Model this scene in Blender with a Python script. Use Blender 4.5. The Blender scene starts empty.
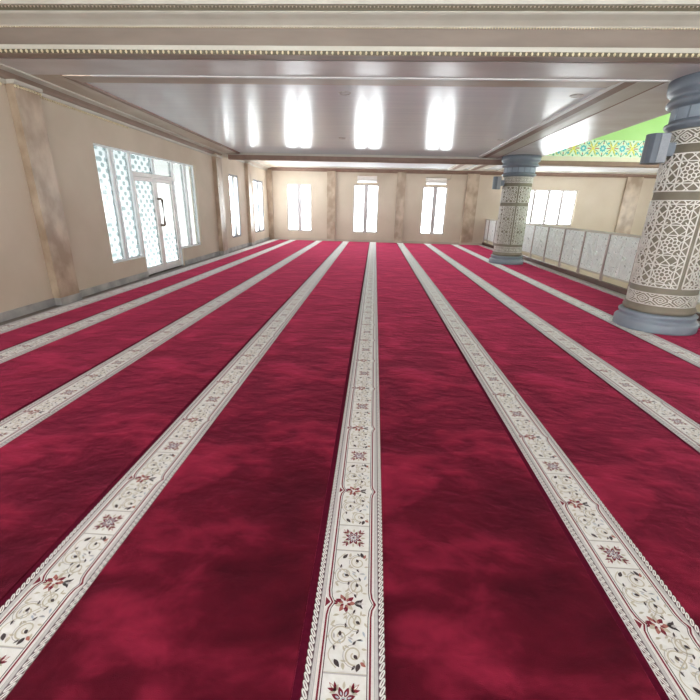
import bpy, bmesh, math, random
from mathutils import Vector, Matrix, Quaternion

random.seed(7)
C = bpy.context.scene.collection
PI = math.pi

# ------------------------------------------------------------------ helpers
class MB:
    """collects polygons (with a material slot each) into one mesh"""
    def __init__(self):
        self.v = []; self.f = []; self.m = []; self.s = []
    def poly(self, pts, m=0, smooth=False):
        i = len(self.v); self.v += [tuple(p) for p in pts]
        self.f.append(tuple(range(i, i + len(pts)))); self.m.append(m); self.s.append(smooth)
    def box(self, x0, x1, y0, y1, z0, z1, m=0):
        if x0 > x1: x0, x1 = x1, x0
        if y0 > y1: y0, y1 = y1, y0
        if z0 > z1: z0, z1 = z1, z0
        i = len(self.v)
        self.v += [(x, y, z) for z in (z0, z1) for y in (y0, y1) for x in (x0, x1)]
        for q in ((0,2,3,1),(4,5,7,6),(0,1,5,4),(2,6,7,3),(0,4,6,2),(1,3,7,5)):
            self.f.append(tuple(i + k for k in q)); self.m.append(m); self.s.append(False)
        return self
    def grid(self, rows, m=0, smooth=True, closed=False):
        """rows of equal length point lists -> quads"""
        i = len(self.v); n = len(rows[0])
        for r in rows: self.v += [tuple(p) for p in r]
        for a in range(len(rows) - 1):
            for b in range(n if closed else n - 1):
                c = (b + 1) % n
                self.f.append((i + a*n + b, i + a*n + c, i + (a+1)*n + c, i + (a+1)*n + b))
                self.m.append(m); self.s.append(smooth)
    def lathe(self, prof, cx=0, cy=0, n=48, m=0, smooth=True):
        rows = [[(cx + r*math.cos(2*PI*k/n), cy + r*math.sin(2*PI*k/n), z) for k in range(n)] for r, z in prof]
        self.grid(rows, m, smooth, True)
    def tube(self, pts, r, n=8, m=0, caps=True):
        pts = [Vector(p) for p in pts]; rows = []
        up = Vector((0, 0, 1))
        for i, p in enumerate(pts):
            t = (pts[min(i+1, len(pts)-1)] - pts[max(i-1, 0)]).normalized()
            a = t.cross(up)
            if a.length < 1e-3: a = t.cross(Vector((1, 0, 0)))
            a.normalize(); b = t.cross(a).normalized()
            rows.append([p + (a*math.cos(2*PI*k/n) + b*math.sin(2*PI*k/n))*r for k in range(n)])
        self.grid(rows, m, True, True)
        if caps:
            self.poly(rows[0][::-1], m); self.poly(rows[-1], m)
    def prism(self, prof, a, b, axis, m=0, closed=True):
        """2D profile swept along an axis: axis 'x' -> profile (y,z); 'y' -> profile (x,z)"""
        def P(q, t): return (t, q[0], q[1]) if axis == 'x' else ((q[0], t, q[1]) if axis == 'y' else (q[0], q[1], t))
        n = len(prof)
        for k in range(n if closed else n - 1):
            q, r = prof[k], prof[(k+1) % n]
            self.poly([P(q, a), P(r, a), P(r, b), P(q, b)], m)
        if closed:
            self.poly([P(q, a) for q in prof][::-1], m); self.poly([P(q, b) for q in prof], m)
        return self
    def build(self, name, mats, parent=None, bevel=0, recalc=True):
        me = bpy.data.meshes.new(name)
        me.from_pydata(self.v, [], self.f)
        if not isinstance(mats, (list, tuple)): mats = [mats]
        for mm in mats: me.materials.append(mm)
        me.polygons.foreach_set('material_index', self.m)
        me.polygons.foreach_set('use_smooth', self.s)
        if recalc:
            b = bmesh.new(); b.from_mesh(me)
            bmesh.ops.remove_doubles(b, verts=b.verts, dist=1e-5)
            bmesh.ops.recalc_face_normals(b, faces=b.faces); b.to_mesh(me); b.free()
        me.update()
        o = bpy.data.objects.new(name, me); C.objects.link(o)
        if parent is not None: o.parent = parent
        if bevel:
            md = o.modifiers.new('bevel', 'BEVEL'); md.width = bevel; md.segments = 2; md.limit_method = 'ANGLE'
        return o

def tag(o, label=None, cat=None, group=None, kind=None):
    if label: o['label'] = label
    if cat: o['category'] = cat
    if group: o['group'] = group
    if kind: o['kind'] = kind
    return o
def struct(o, label=None):
    o['kind'] = 'structure'
    if label: o['label'] = label
    return o
def empty(name, loc=(0, 0, 0), rz=0):
    o = bpy.data.objects.new(name, None); o.empty_display_size = .2
    o.location = loc; o.rotation_euler = (0, 0, rz); C.objects.link(o); return o
def kids(o): return [c for c in bpy.data.objects if c.parent == o]
def copy_tree(o, parent=None):
    c = o.copy(); C.objects.link(c)
    c.parent = parent
    for ch in kids(o): copy_tree(ch, c)
    return c

def srgb(r, g, b):
    def f(c):
        c /= 255.
        return c/12.92 if c <= .04045 else ((c + .055)/1.055)**2.4
    return (f(r), f(g), f(b), 1)

# ------------------------------------------------------------------ materials
def mat(name, col, rough=.6, metal=0, spec=.5, col2=None, nscale=5, nstretch=(1, 1, 1), bump=0, bscale=60, bstretch=(1, 1, 1),
        detail=4, ramp=(.35, .65), sheen=0, sheen_tint=None, coat=0, bdist=.01, coat_rough=.1):
    m = bpy.data.materials.new(name); m.use_nodes = True
    nt = m.node_tree; N = nt.nodes; L = nt.links
    b = N['Principled BSDF']
    b.inputs['Base Color'].default_value = col; b.inputs['Roughness'].default_value = rough
    b.inputs['Metallic'].default_value = metal; b.inputs['Specular IOR Level'].default_value = spec
    if coat:
        b.inputs['Coat Weight'].default_value = coat; b.inputs['Coat Roughness'].default_value = coat_rough
    if sheen:
        b.inputs['Sheen Weight'].default_value = sheen; b.inputs['Sheen Roughness'].default_value = .35
        if sheen_tint: b.inputs['Sheen Tint'].default_value = sheen_tint
    tc = N.new('ShaderNodeTexCoord')
    if col2:
        mp = N.new('ShaderNodeMapping'); mp.inputs['Scale'].default_value = nstretch
        L.new(tc.outputs['Object'], mp.inputs['Vector'])
        n = N.new('ShaderNodeTexNoise'); n.inputs['Scale'].default_value = nscale; n.inputs['Detail'].default_value = detail
        L.new(mp.outputs[0], n.inputs['Vector'])
        r = N.new('ShaderNodeValToRGB'); r.color_ramp.elements[0].position = ramp[0]; r.color_ramp.elements[1].position = ramp[1]
        r.color_ramp.elements[0].color = col; r.color_ramp.elements[1].color = col2
        L.new(n.outputs['Fac'], r.inputs[0]); L.new(r.outputs[0], b.inputs['Base Color'])
    if bump:
        mp = N.new('ShaderNodeMapping'); mp.inputs['Scale'].default_value = bstretch
        L.new(tc.outputs['Object'], mp.inputs['Vector'])
        n = N.new('ShaderNodeTexNoise'); n.inputs['Scale'].default_value = bscale; n.inputs['Detail'].default_value = 3
        L.new(mp.outputs[0], n.inputs['Vector'])
        bp = N.new('ShaderNodeBump'); bp.inputs['Strength'].default_value = bump; bp.inputs['Distance'].default_value = bdist
        L.new(n.outputs['Fac'], bp.inputs['Height']); L.new(bp.outputs[0], b.inputs['Normal'])
    return m

M = {}
M['wall'] = mat('plaster_cream', srgb(202, 187, 168), .8, spec=.25, col2=srgb(209, 195, 177), nscale=1.3, bump=.08, bscale=120)
M['marble_tan'] = mat('marble_tan', srgb(160, 138, 116), .35, col2=srgb(198, 178, 156), nscale=3.2, nstretch=(1, 1, .7), detail=8, ramp=(.38, .66))
M['stone_grey'] = mat('stone_grey', srgb(150, 148, 146), .4, col2=srgb(186, 182, 178), nscale=4, detail=6)
M['white_paint'] = mat('white_paint', srgb(228, 226, 224), .45, col2=srgb(220, 218, 216), nscale=3)
M['alu_frame'] = mat('aluminium_frame', srgb(236, 240, 241), .35, col2=srgb(230, 235, 237), nscale=6)
M['alu_dark'] = mat('aluminium_dark', srgb(120, 124, 130), .35, metal=.2, col2=srgb(112, 116, 122), nscale=6)
M['win_grey'] = mat('window_grey', srgb(196, 190, 190), .5, col2=srgb(188, 182, 183), nscale=6)
M['door_frame'] = mat('door_frame_paint', srgb(236, 231, 228), .4, col2=srgb(230, 225, 222), nscale=5)
M['bronze'] = mat('bronze_handle', srgb(128, 112, 102), .4, metal=.2, col2=srgb(138, 122, 110), nscale=20)
M['panel'] = mat('ceiling_panel', srgb(232, 236, 242), .2, spec=.25, col2=srgb(240, 243, 247), nscale=2, nstretch=(.3, 6, 1),
                 bump=.06, bscale=10, bstretch=(.12, 5, 1), bdist=.004, coat=.0)
M['soffit'] = mat('beam_soffit', srgb(206, 200, 198), .3, spec=.35, col2=srgb(222, 219, 219), nscale=1.2, nstretch=(1, 1.8, 1), detail=7, bump=.12, bscale=9, bstretch=(.2, 3, 1), bdist=.006)
M['beam_brown'] = mat('beam_face_brown', srgb(128, 114, 104), .6, col2=srgb(140, 126, 115), nscale=3, nstretch=(.4, 1, 2))
M['trim_brown'] = mat('trim_brown', srgb(134, 106, 92), .5, col2=srgb(146, 117, 102), nscale=4)
M['trim_light'] = mat('trim_light', srgb(202, 197, 186), .45, col2=srgb(194, 188, 176), nscale=3)
M['trim_olive'] = mat('trim_olive', srgb(92, 84, 66), .5, col2=srgb(102, 93, 74), nscale=9)
M['trim_umber'] = mat('trim_umber', srgb(150, 130, 116), .5, col2=srgb(158, 138, 124), nscale=4)
M['trim_beige'] = mat('trim_beige', srgb(196, 182, 166), .5, col2=srgb(188, 172, 156), nscale=3)
M['bead'] = mat('bead_ivory', srgb(232, 220, 190), .35, col2=srgb(222, 206, 170), nscale=30)
M['green'] = mat('dome_green', srgb(172, 212, 134), .7, col2=srgb(180, 217, 144), nscale=1.2)
M['cream_band'] = mat('cream_band', srgb(226, 214, 196), .6, col2=srgb(218, 206, 188), nscale=3)
M['f_base'] = mat('frieze_base', srgb(220, 232, 208), .6, col2=srgb(212, 226, 200), nscale=8)
M['f_cyan'] = mat('frieze_cyan', srgb(86, 178, 190), .6, col2=srgb(96, 188, 200), nscale=9)
M['f_teal'] = mat('frieze_teal', srgb(60, 150, 130), .6, col2=srgb(70, 160, 140), nscale=9)
M['f_yellow'] = mat('frieze_yellow', srgb(222, 210, 90), .6, col2=srgb(228, 216, 104), nscale=9)
M['f_red'] = mat('frieze_red', srgb(176, 84, 74), .6, col2=srgb(186, 94, 84), nscale=9)
M['f_olive'] = mat('frieze_olive', srgb(120, 140, 70), .6, col2=srgb(130, 150, 78), nscale=9)
M['taupe'] = mat('column_taupe', srgb(134, 126, 110), .6, col2=srgb(146, 138, 122), nscale=5, bump=.1, bscale=90)
M['lattice'] = mat('column_lattice', srgb(232, 229, 222), .55, col2=srgb(224, 220, 212), nscale=9)
M['bluegrey'] = mat('column_bluegrey', srgb(138, 149, 161), .4, col2=srgb(146, 157, 168), nscale=4)
M['slate'] = mat('column_slate', srgb(112, 120, 130), .4, col2=srgb(120, 128, 138), nscale=5)
M['speaker_front'] = mat('speaker_front', srgb(158, 162, 168), .5, col2=srgb(150, 154, 161), nscale=60, bump=.2, bscale=260)
M['speaker_side'] = mat('speaker_side', srgb(96, 103, 113), .45, col2=srgb(102, 109, 119), nscale=8)
M['rope_dark'] = mat('yarn_plum', srgb(104, 76, 84), .95, spec=.1, col2=srgb(114, 86, 92), nscale=60, sheen=.15)
M['ivory'] = mat('yarn_ivory', srgb(246, 244, 241), .95, spec=.1, col2=srgb(238, 235, 230), nscale=34, bump=.5, bscale=420, bdist=.004, sheen=1.0)
M['ivory2'] = mat('yarn_cream', srgb(240, 236, 232), .95, spec=.1, col2=srgb(230, 224, 220), nscale=90, sheen=.8)
M['y_grey'] = mat('yarn_grey', srgb(190, 184, 184), .95, spec=.1, col2=srgb(200, 194, 193), nscale=70, sheen=.8)
M['y_maroon'] = mat('yarn_maroon', srgb(122, 34, 52), .95, spec=.1, col2=srgb(134, 44, 60), nscale=70, sheen=.8)
M['y_beige'] = mat('yarn_beige', srgb(212, 203, 186), .95, spec=.1, col2=srgb(202, 192, 172), nscale=60, sheen=.8)
M['y_dark'] = mat('yarn_charcoal', srgb(70, 60, 62), .95, spec=.1, col2=srgb(84, 72, 72), nscale=60, sheen=.8)
M['y_rose'] = mat('yarn_rose', srgb(172, 108, 100), .95, spec=.1, col2=srgb(184, 122, 110), nscale=60, sheen=.8)
M['y_blue'] = mat('yarn_pale_blue', srgb(188, 196, 206), .95, spec=.1, col2=srgb(198, 204, 212), nscale=60, sheen=.8)
M['binding'] = mat('carpet_binding', srgb(84, 12, 36), .95, spec=.1, col2=srgb(94, 16, 42), nscale=50)
M['floor'] = mat('floor_screed', srgb(120, 110, 104), .7, col2=srgb(134, 124, 118), nscale=3)
M['floor_low'] = mat('floor_lower_tile', srgb(200, 192, 184), .3, col2=srgb(190, 182, 174), nscale=2)
M['kerb'] = mat('kerb_marble', srgb(196, 186, 186), .35, col2=srgb(210, 202, 200), nscale=5, detail=8)
M['rail_brown'] = mat('rail_base_brown', srgb(92, 66, 58), .5, col2=srgb(102, 76, 66), nscale=6)
M['post'] = mat('balustrade_post', srgb(176, 160, 154), .35, metal=.2, col2=srgb(166, 150, 144), nscale=9)
M['scroll'] = mat('scroll_white', srgb(242, 242, 241), .4, col2=srgb(236, 236, 235), nscale=9)
M['ac_white'] = mat('ac_plastic', srgb(228, 220, 212), .35, col2=srgb(220, 212, 204), nscale=4)
M['ac_dark'] = mat('ac_slot', srgb(120, 104, 96), .6, col2=srgb(130, 114, 104), nscale=9)
M['lamp_rim'] = mat('lamp_rim', srgb(206, 202, 200), .3, metal=.3, col2=srgb(166, 160, 158), nscale=12)
M['lamp_lens'] = mat('lamp_lens', srgb(190, 186, 186), .4, col2=srgb(200, 196, 196), nscale=12)
M['ext'] = mat('exterior_paving', srgb(216, 214, 208), .8, col2=srgb(206, 204, 198), nscale=.6)

def carpet_mat():
    m = bpy.data.materials.new('carpet_pile_crimson'); m.use_nodes = True
    nt = m.node_tree; N = nt.nodes; L = nt.links; b = N['Principled BSDF']
    b.inputs['Roughness'].default_value = .9; b.inputs['Specular IOR Level'].default_value = .1
    b.inputs['Sheen Weight'].default_value = 1.0; b.inputs['Sheen Roughness'].default_value = .32
    b.inputs['Sheen Tint'].default_value = srgb(255, 90, 136)
    tc = N.new('ShaderNodeTexCoord')
    def noise(sc, st, det=3, dist=0.):
        mp = N.new('ShaderNodeMapping'); mp.inputs['Scale'].default_value = st
        L.new(tc.outputs['Object'], mp.inputs['Vector'])
        n = N.new('ShaderNodeTexNoise'); n.inputs['Scale'].default_value = sc; n.inputs['Detail'].default_value = det
        n.inputs['Distortion'].default_value = dist
        L.new(mp.outputs[0], n.inputs['Vector']); return n.outputs['Fac']
    # brushed nap: patches where the pile lies one way or the other
    a = noise(1.7, (1.0, 1.25, 1), 4, .5); c = noise(6.5, (.8, 1.3, 1), 3, .3); f = noise(320, (1, 1, 1), 2)
    mx = N.new('ShaderNodeMath'); mx.operation = 'MULTIPLY_ADD'; mx.inputs[1].default_value = .4
    L.new(c, mx.inputs[0]); L.new(a, mx.inputs[2])
    r = N.new('ShaderNodeValToRGB')
    e = r.color_ramp.elements; e[0].position = .48; e[1].position = .94
    e[0].color = srgb(66, 8, 22); e[1].color = srgb(158, 38, 66)
    x = e.new(.68); x.color = srgb(90, 14, 32)
    L.new(mx.outputs[0], r.inputs[0]); L.new(r.outputs[0], b.inputs['Base Color'])
    b1 = N.new('ShaderNodeBump'); b1.inputs['Strength'].default_value = .3; b1.inputs['Distance'].default_value = .12
    L.new(mx.outputs[0], b1.inputs['Height'])
    b2 = N.new('ShaderNodeBump'); b2.inputs['Strength'].default_value = .5; b2.inputs['Distance'].default_value = .006
    L.new(f, b2.inputs['Height']); L.new(b1.outputs[0], b2.inputs['Normal']); L.new(b2.outputs[0], b.inputs['Normal'])
    return m
M['pile'] = carpet_mat()

def glass(name, tint=(1, 1, 1, 1), pattern=None, gloss=.06):
    m = bpy.data.materials.new(name); m.use_nodes = True
    nt = m.node_tree; N = nt.nodes; L = nt.links; N.remove(N['Principled BSDF'])
    out = N['Material Output']
    t = N.new('ShaderNodeBsdfTransparent'); t.inputs[0].default_value = tint
    g = N.new('ShaderNodeBsdfGlossy'); g.inputs['Roughness'].default_value = .05
    mx = N.new('ShaderNodeMixShader'); mx.inputs[0].default_value = gloss
    L.new(t.outputs[0], mx.inputs[1]); L.new(g.outputs[0], mx.inputs[2])
    if pattern:
        # etched film: clear-cut motifs on a frosted ground
        tc = N.new('ShaderNodeTexCoord')
        mp = N.new('ShaderNodeMapping'); mp.inputs['Scale'].default_value = (0.001, 1, 1)
        L.new(tc.outputs['Object'], mp.inputs['Vector'])
        sp = N.new('ShaderNodeSeparateXYZ'); L.new(mp.outputs[0], sp.inputs[0])
        def math_(op, a, b=None):
            n = N.new('ShaderNodeMath'); n.operation = op
            for k, q in enumerate((a, b)):
                if q is None: continue
                if isinstance(q, (int, float)): n.inputs[k].default_value = q
                else: L.new(q, n.inputs[k])
            return n.outputs[0]
        masks = []
        for py, pz, th in ((pattern, pattern*.8, .30), (pattern*4, pattern*2.4, .90)):
            a = math_('SINE', math_('MULTIPLY', sp.outputs[1], 2*PI/py)); b = math_('SINE', math_('MULTIPLY', sp.outputs[2], 2*PI/pz))
            masks.append(math_('GREATER_THAN', math_('MULTIPLY', a, b), th))
        mm = N.new('ShaderNodeMath'); mm.operation = 'MAXIMUM'
        L.new(masks[0], mm.inputs[0]); L.new(masks[1], mm.inputs[1])
        cr = N.new('ShaderNodeValToRGB'); cr.color_ramp.interpolation = 'CONSTANT'
        cr.color_ramp.elements[0].color = tint; cr.color_ramp.elements[1].position = .5
        cr.color_ramp.elements[1].color = (tint[0]*.66, tint[1]*.71, tint[2]*.71, 1)
        L.new(mm.outputs[0], cr.inputs[0]); L.new(cr.outputs[0], t.inputs[0])
    L.new(mx.outputs[0], out.inputs['Surface'])
    return m
M['glass'] = glass('glass_clear', (.95, .97, .97, 1))
M['film'] = glass('glass_etched', (.262, .274, .272, 1), pattern=.25)
M['film2'] = glass('glass_pale', (.255, .262, .255, 1))
def sheet_mat():
    m = bpy.data.materials.new('fretwork_sheet'); m.use_nodes = True
    nt = m.node_tree; N = nt.nodes; L = nt.links; b = N['Principled BSDF']
    b.inputs['Base Color'].default_value = srgb(236, 237, 237); b.inputs['Roughness'].default_value = .5
    tc = N.new('ShaderNodeTexCoord')
    n = N.new('ShaderNodeTexNoise'); n.inputs['Scale'].default_value = 9; n.inputs['Detail'].default_value = 2; n.inputs['Distortion'].default_value = 2.2
    L.new(tc.outputs['Object'], n.inputs['Vector'])
    r = N.new('ShaderNodeValToRGB'); r.color_ramp.elements[0].position = .63; r.color_ramp.elements[1].position = .65
    r.color_ramp.elements[0].color = (1, 1, 1, 1); r.color_ramp.elements[1].color = (0, 0, 0, 1)
    L.new(n.outputs['Fac'], r.inputs[0]); L.new(r.outputs[0], b.inputs['Alpha'])
    tl = N.new('ShaderNodeBsdfTranslucent'); tl.inputs[0].default_value = srgb(240, 242, 242)
    mx = N.new('ShaderNodeMixShader'); mx.inputs[0].default_value = .4
    L.new(b.outputs[0], mx.inputs[1]); L.new(tl.outputs[0], mx.inputs[2]); L.new(mx.outputs[0], N['Material Output'].inputs['Surface'])
    return m
M['sheet'] = sheet_mat()

W_STR = 7.0
# ------------------------------------------------------------------ key dimensions (metres)
XL, XR = -5.2, 14.0          # left wall, far right wall
YF, YB = 20.6, -6.5          # far wall, wall behind the camera
ZS, ZP = 3.28, 3.32          # soffit and recessed panel heights
PITCH, X0, SW = 1.32, -0.041, 0.2986
ZT = 3.15                    # top of visible wall under crown

# ------------------------------------------------------------------ walls with openings
def wall_cells(mb, u0, u1, z0, z1, holes, put):
    us = sorted({u0, u1, *[h[0] for h in holes], *[h[1] for h in holes]})
    for a, b in zip(us[:-1], us[1:]):
        zs = sorted([(h[2], h[3]) for h in holes if h[0] <= a + 1e-6 and h[1] >= b - 1e-6])
        z = z0
        for (p, q) in zs:
            if p > z + 1e-6: put(a, b, z, p)
            z = q
        if z1 > z + 1e-6: put(a, b, z, z1)

T = .18
far_win = [(-4.28, -3.08, .43, 2.59), (-1.06, .14, .43, 2.62), (2.21, 3.36, .44, 2.6), (6.15, 9.32, 1.02, 2.57)]
left_win = [(15.18, 16.18, .43, 2.62), (18.2, 19.72, .44, 2.62), (-4.6, -1.0, .44, 2.62)]
DOOR = (7.93, 12.36, .43, 2.63)
left_holes = left_win + [(7.93, 9.12, .43, 2.63), (9.12, 11.06, -.012, 2.63), (11.06, 12.36, .43, 2.63)]
w = MB(); wall_cells(w, XL - T, XR + T, -3.7, 3.6, far_win, lambda a, b, p, q: w.box(a, b, YF, YF + T, p, q))
struct(w.build('wall_far', M['wall']), 'cream plaster end wall with three tall windows')
w = MB(); wall_cells(w, YB, YF, -.2, 4.1, left_holes, lambda a, b, p, q: w.box(XL - T, XL, a, b, p, q))
struct(w.build('wall_left', M['wall']), 'cream plaster side wall with the glazed double door')
right_win = [(7.6, 9.6, .5, 2.6), (11, 13, .5, 2.6), (15.8, 17.4, .5, 2.6)]
w = MB(); wall_cells(w, YB, YF, -3.7, 5.8, right_win, lambda a, b, p, q: w.box(XR, XR + T, a, b, p, q))
struct(w.build('wall_right', M['wall']))
back_win = [(-4.4, -1.8, .6, 2.8), (-1.0, 1.6, .6, 2.8), (2.4, 5.0, .6, 2.8), (6.7, 9.3, .6, 2.8)]
w = MB(); wall_cells(w, XL - T, XR + T, -3.7, 4.1, back_win, lambda a, b, p, q: w.box(a, b, YB - T, YB, p, q))
struct(w.build('wall_back', M['wall']))

# floors
struct(MB().box(XL - T, 5.36, YB, YF, -.2, -.012).build('floor', M['floor']))
struct(MB().box(5.36, XR, YB, YF, -3.8, -3.6).build('floor_lower', M['floor_low']))
struct(MB().box(5.34, 5.36, YB, YF, -3.6, -.2).build('wall_void', M['wall']))

# pilasters clad in mottled tan marble
def pil_far(a, b):
    o = MB().box(a, b, YF - .09, YF + .02, -.012, ZT + .03).build('pilaster', M['marble_tan']); struct(o)
for a, b in ((-5.2, -4.95), (-2.32, -1.92), (.98, 1.38), (4.2, 4.76), (11.35, 12.05)): pil_far(a, b)
def pil_left(a, b, d):
    o = MB().box(XL - .02, XL + d, a, b, -.012, ZT + .03).build('pilaster', M['marble_tan']); struct(o)
for a, b, d in ((6.22, 6.68, .12), (13.72, 14.2, .13), (17.1, 17.5, .13)): pil_left(a, b, d)

# baseboards
m_ = MB()
for a, b in ((YB, 9.12), (11.06, YF - .1)): m_.box(XL, XL + .025, a, b, -.012, .11)
for a, b, d in ((6.22, 6.68, .12), (13.72, 14.2, .13), (17.1, 17.5, .13)): m_.box(XL, XL + d + .015, a - .015, b + .015, -.012, .11)
struct(m_.build('baseboard_left', M['stone_grey']))
m_ = MB().box(XL, 5.3, YF - .02, YF, -.012, .1)
for a, b in ((-4.97, -4.97), (-2.32, -1.92), (.98, 1.38), (4.2, 4.76)):
    if b > a: m_.box(a - .015, b + .015, YF - .105, YF, -.012, .1)
struct(m_.build('baseboard_far', M['trim_beige']))

# ------------------------------------------------------------------ windows
def window(n, axis, c, a, b, z0, z1, cuts, fr=.06, mull=.07, frame='white_paint', pane='glass', sgn=1):
    """axis 'y': pane in a wall facing along y at y=c ; axis 'x' likewise"""
    root = struct(empty('window_%d' % n, ((a+b)/2, c, z0) if axis == 'y' else (c, (a+b)/2, z0)))
    ox, oy, oz = root.location
    def bx(mb, u0, u1, p, q, d0, d1):
        if axis == 'y': mb.box(u0 - ox, u1 - ox, d0, d1, p - oz, q - oz)
        else: mb.box(d0, d1, u0 - oy, u1 - oy, p - oz, q - oz)
    d = .035
    f = MB()
    bx(f, a, a + fr, z0, z1, -d, d); bx(f, b - fr, b, z0, z1, -d, d)
    bx(f, a + fr, b - fr, z0, z0 + fr, -d, d); bx(f, a + fr, b - fr, z1 - fr, z1, -d, d)
    for k in cuts: bx(f, k - mull/2, k + mull/2, z0 + fr, z1 - fr, -d, d)
    f.build('window_frame', M[frame], root)
    ed = [a + fr] + [x for k in cuts for x in (k - mull/2, k + mull/2)] + [b - fr]
    for k in range(0, len(ed), 2):
        g = MB(); bx(g, ed[k], ed[k+1], z0 + fr, z1 - fr, -.003, .003); g.build('pane', M[pane], root)
    return root
for i, h in enumerate(far_win[:3]): window(i + 1, 'y', YF + .09, *h, [(h[0] + h[1])/2 + (0.0, .0, .02)[i]], mull=.2, fr=.06, frame='win_grey')
h = far_win[3]; window(4, 'y', YF + .09, *h, [6.78, 7.41, 8.05, 8.68], mull=.12, fr=.05, frame='win_grey')
for i, h in enumerate(left_win): window(5 + i, 'x', XL - .05, *h, [(h[0] + h[1])/2], mull=.22, fr=.07, frame='alu_dark')
for i, h in enumerate(right_win): window(9 + i, 'x', XR + .09, *h, [(h[0] + h[1])/2], mull=.1)
for i, h in enumerate(back_win): window(12 + i, 'y', YB - .09, *h, [(h[0] + h[1])/2], mull=.1)

# glazed double door with side lights
XG = XL - .09
def side_light(n, a, b, cuts, panes):
    root = struct(empty('window_%d' % n, (XG, a, .43)))
    f = MB(); d = .04; H = 2.2; W_ = b - a
    f.box(-d, d, 0, .035, 0, H); f.box(-d, d, W_ - .035, W_, 0, H); f.box(-d, d, .035, W_ - .035, 0, .04); f.box(-d, d, .035, W_ - .035, H - .035, H)
    for c0, c1 in cuts: f.box(-d, d, c0 - a, c0 - a + .03, .04, H - .035); f.box(-d, d, c1 - a - .03, c1 - a, .04, H - .035); f.box(-.025, .025, c0 - a + .03, c1 - a - .03, .04, H - .035)
    f.build('window_frame', M['alu_frame'], root)
    ed = [a + .035] + [x for c in cuts for x in c] + [b - .035]
    for k in range(0, len(ed), 2):
        MB().box(-.003, .003, ed[k] - a, ed[k+1] - a, .04, H - .035).build('pane', M[panes[k//2]], root)
side_light(15, 7.93, 9.12, [(8.44, 8.58)], ['film', 'film'])
side_light(16, 11.06, 12.36, [(11.68, 11.84)], ['film2', 'film2'])
root = struct(empty('door_1', (XG, 9.12, -.012)), 'white framed glazed double door with patterned glass and fanlights')
f = MB(); d = .05; L_ = 11.06 - 9.12
f.box(-d, d, 0, .045, 0, 2.642); f.box(-d, d, L_ - .045, L_, 0, 2.642); f.box(-d, d, .045, L_ - .045, 2.60, 2.642)
f.build('door_frame', M['alu_frame'], root)
MB().box(-d - .01, d + .01, .045, L_ - .045, 2.16, 2.25).build('transom_bar', M['door_frame'], root, bevel=.008)
MB().box(-.045, .045, .93, 1.01, 2.25, 2.60).build('mullion', M['alu_frame'], root)
MB().box(-.003, .003, .045, .93, 2.25, 2.60).build('fanlight_pane', M['film'], root)
MB().box(-.003, .003, 1.01, L_ - .045, 2.25, 2.60).build('fanlight_pane', M['film2'], root)
for s, (a, b) in enumerate(((.05, .968), (.972, L_ - .05))):
    lf = MB(); st = .085
    lf.box(-.03, .03, a, a + st, .015, 2.155); lf.box(-.03, .03, b - st, b, .015, 2.155)
    lf.box(-.03, .03, a + st, b - st, .015, .17); lf.box(-.03, .03, a + st, b - st, 2.075, 2.155)
    leaf = lf.build('door_leaf', M['door_frame'], root, bevel=.006)
    if s == 0:
        MB().box(-.003, .003, a + st, b - st, .17, 2.075).build('pane', M['film'], leaf)
    else:
        MB().box(-.003, .003, a + st, b - st, .9, 2.075).build('pane', M['film2'], leaf)
        MB().box(-.003, .003, a + st, b - st, .17, .9).build('pane', M['film'], leaf)
        hd = MB(); y = a + .045
        hd.tube([(.03, y, 1.10), (.11, y, 1.10), (.135, y, 1.13), (.135, y, 1.68), (.11, y, 1.71), (.03, y, 1.71)], .03, 10)
        hd.build('handle', M['bronze'], leaf)
    for z in (.35, 1.2, 1.95):
        MB().box(.03, .042, (a if s == 0 else b - .04), (a + .04 if s == 0 else b), z, z + .1).build('hinge', M['alu_frame'], leaf)

# ------------------------------------------------------------------ carpets
stripes = [X0 + k*PITCH for k in range(-4, 4)]
YC0, YC1 = -1.6, YF - .11
U = .74
def ribbon(mb, pts, wd, z, m, taper=False):
    n = len(pts); L1 = []; R1 = []
    for i in range(n):
        a = pts[max(i-1, 0)]; b = pts[min(i+1, n-1)]
        tx, ty = b[0]-a[0], b[1]-a[1]; l = math.hypot(tx, ty) or 1
        ww = wd * ((1 - i/(n-1))*.8 + .2 if taper else 1)/2
        L1.append((pts[i][0] - ty/l*ww, pts[i][1] + tx/l*ww, z)); R1.append((pts[i][0] + ty/l*ww, pts[i][1] - tx/l*ww, z))
    for i in range(n-1): mb.poly([R1[i], R1[i+1], L1[i+1], L1[i]], m)
def leaf_(mb, x, y, ang, l, wd, z, m):
    P = []
    for k in range(9):
        t = k/8; P.append((t*l, math.sin(t*PI)**.8*wd*(1.1 - .5*t)))
    P2 = P + [(a, -b) for a, b in P[::-1][1:-1]]
    c, s = math.cos(ang), math.sin(ang)
    mb.poly([(x + a*c - b*s, y + a*s + b*c, z) for a, b in P2], m)
def spiral(x, y, r0, r1, a0, turns, n=22):
    return [(x + (r0 + (r1-r0)*k/(n-1))*math.cos(a0 + turns*2*PI*k/(n-1)), y + (r0 + (r1-r0)*k/(n-1))*math.sin(a0 + turns*2*PI*k/(n-1))) for k in range(n)]
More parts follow.
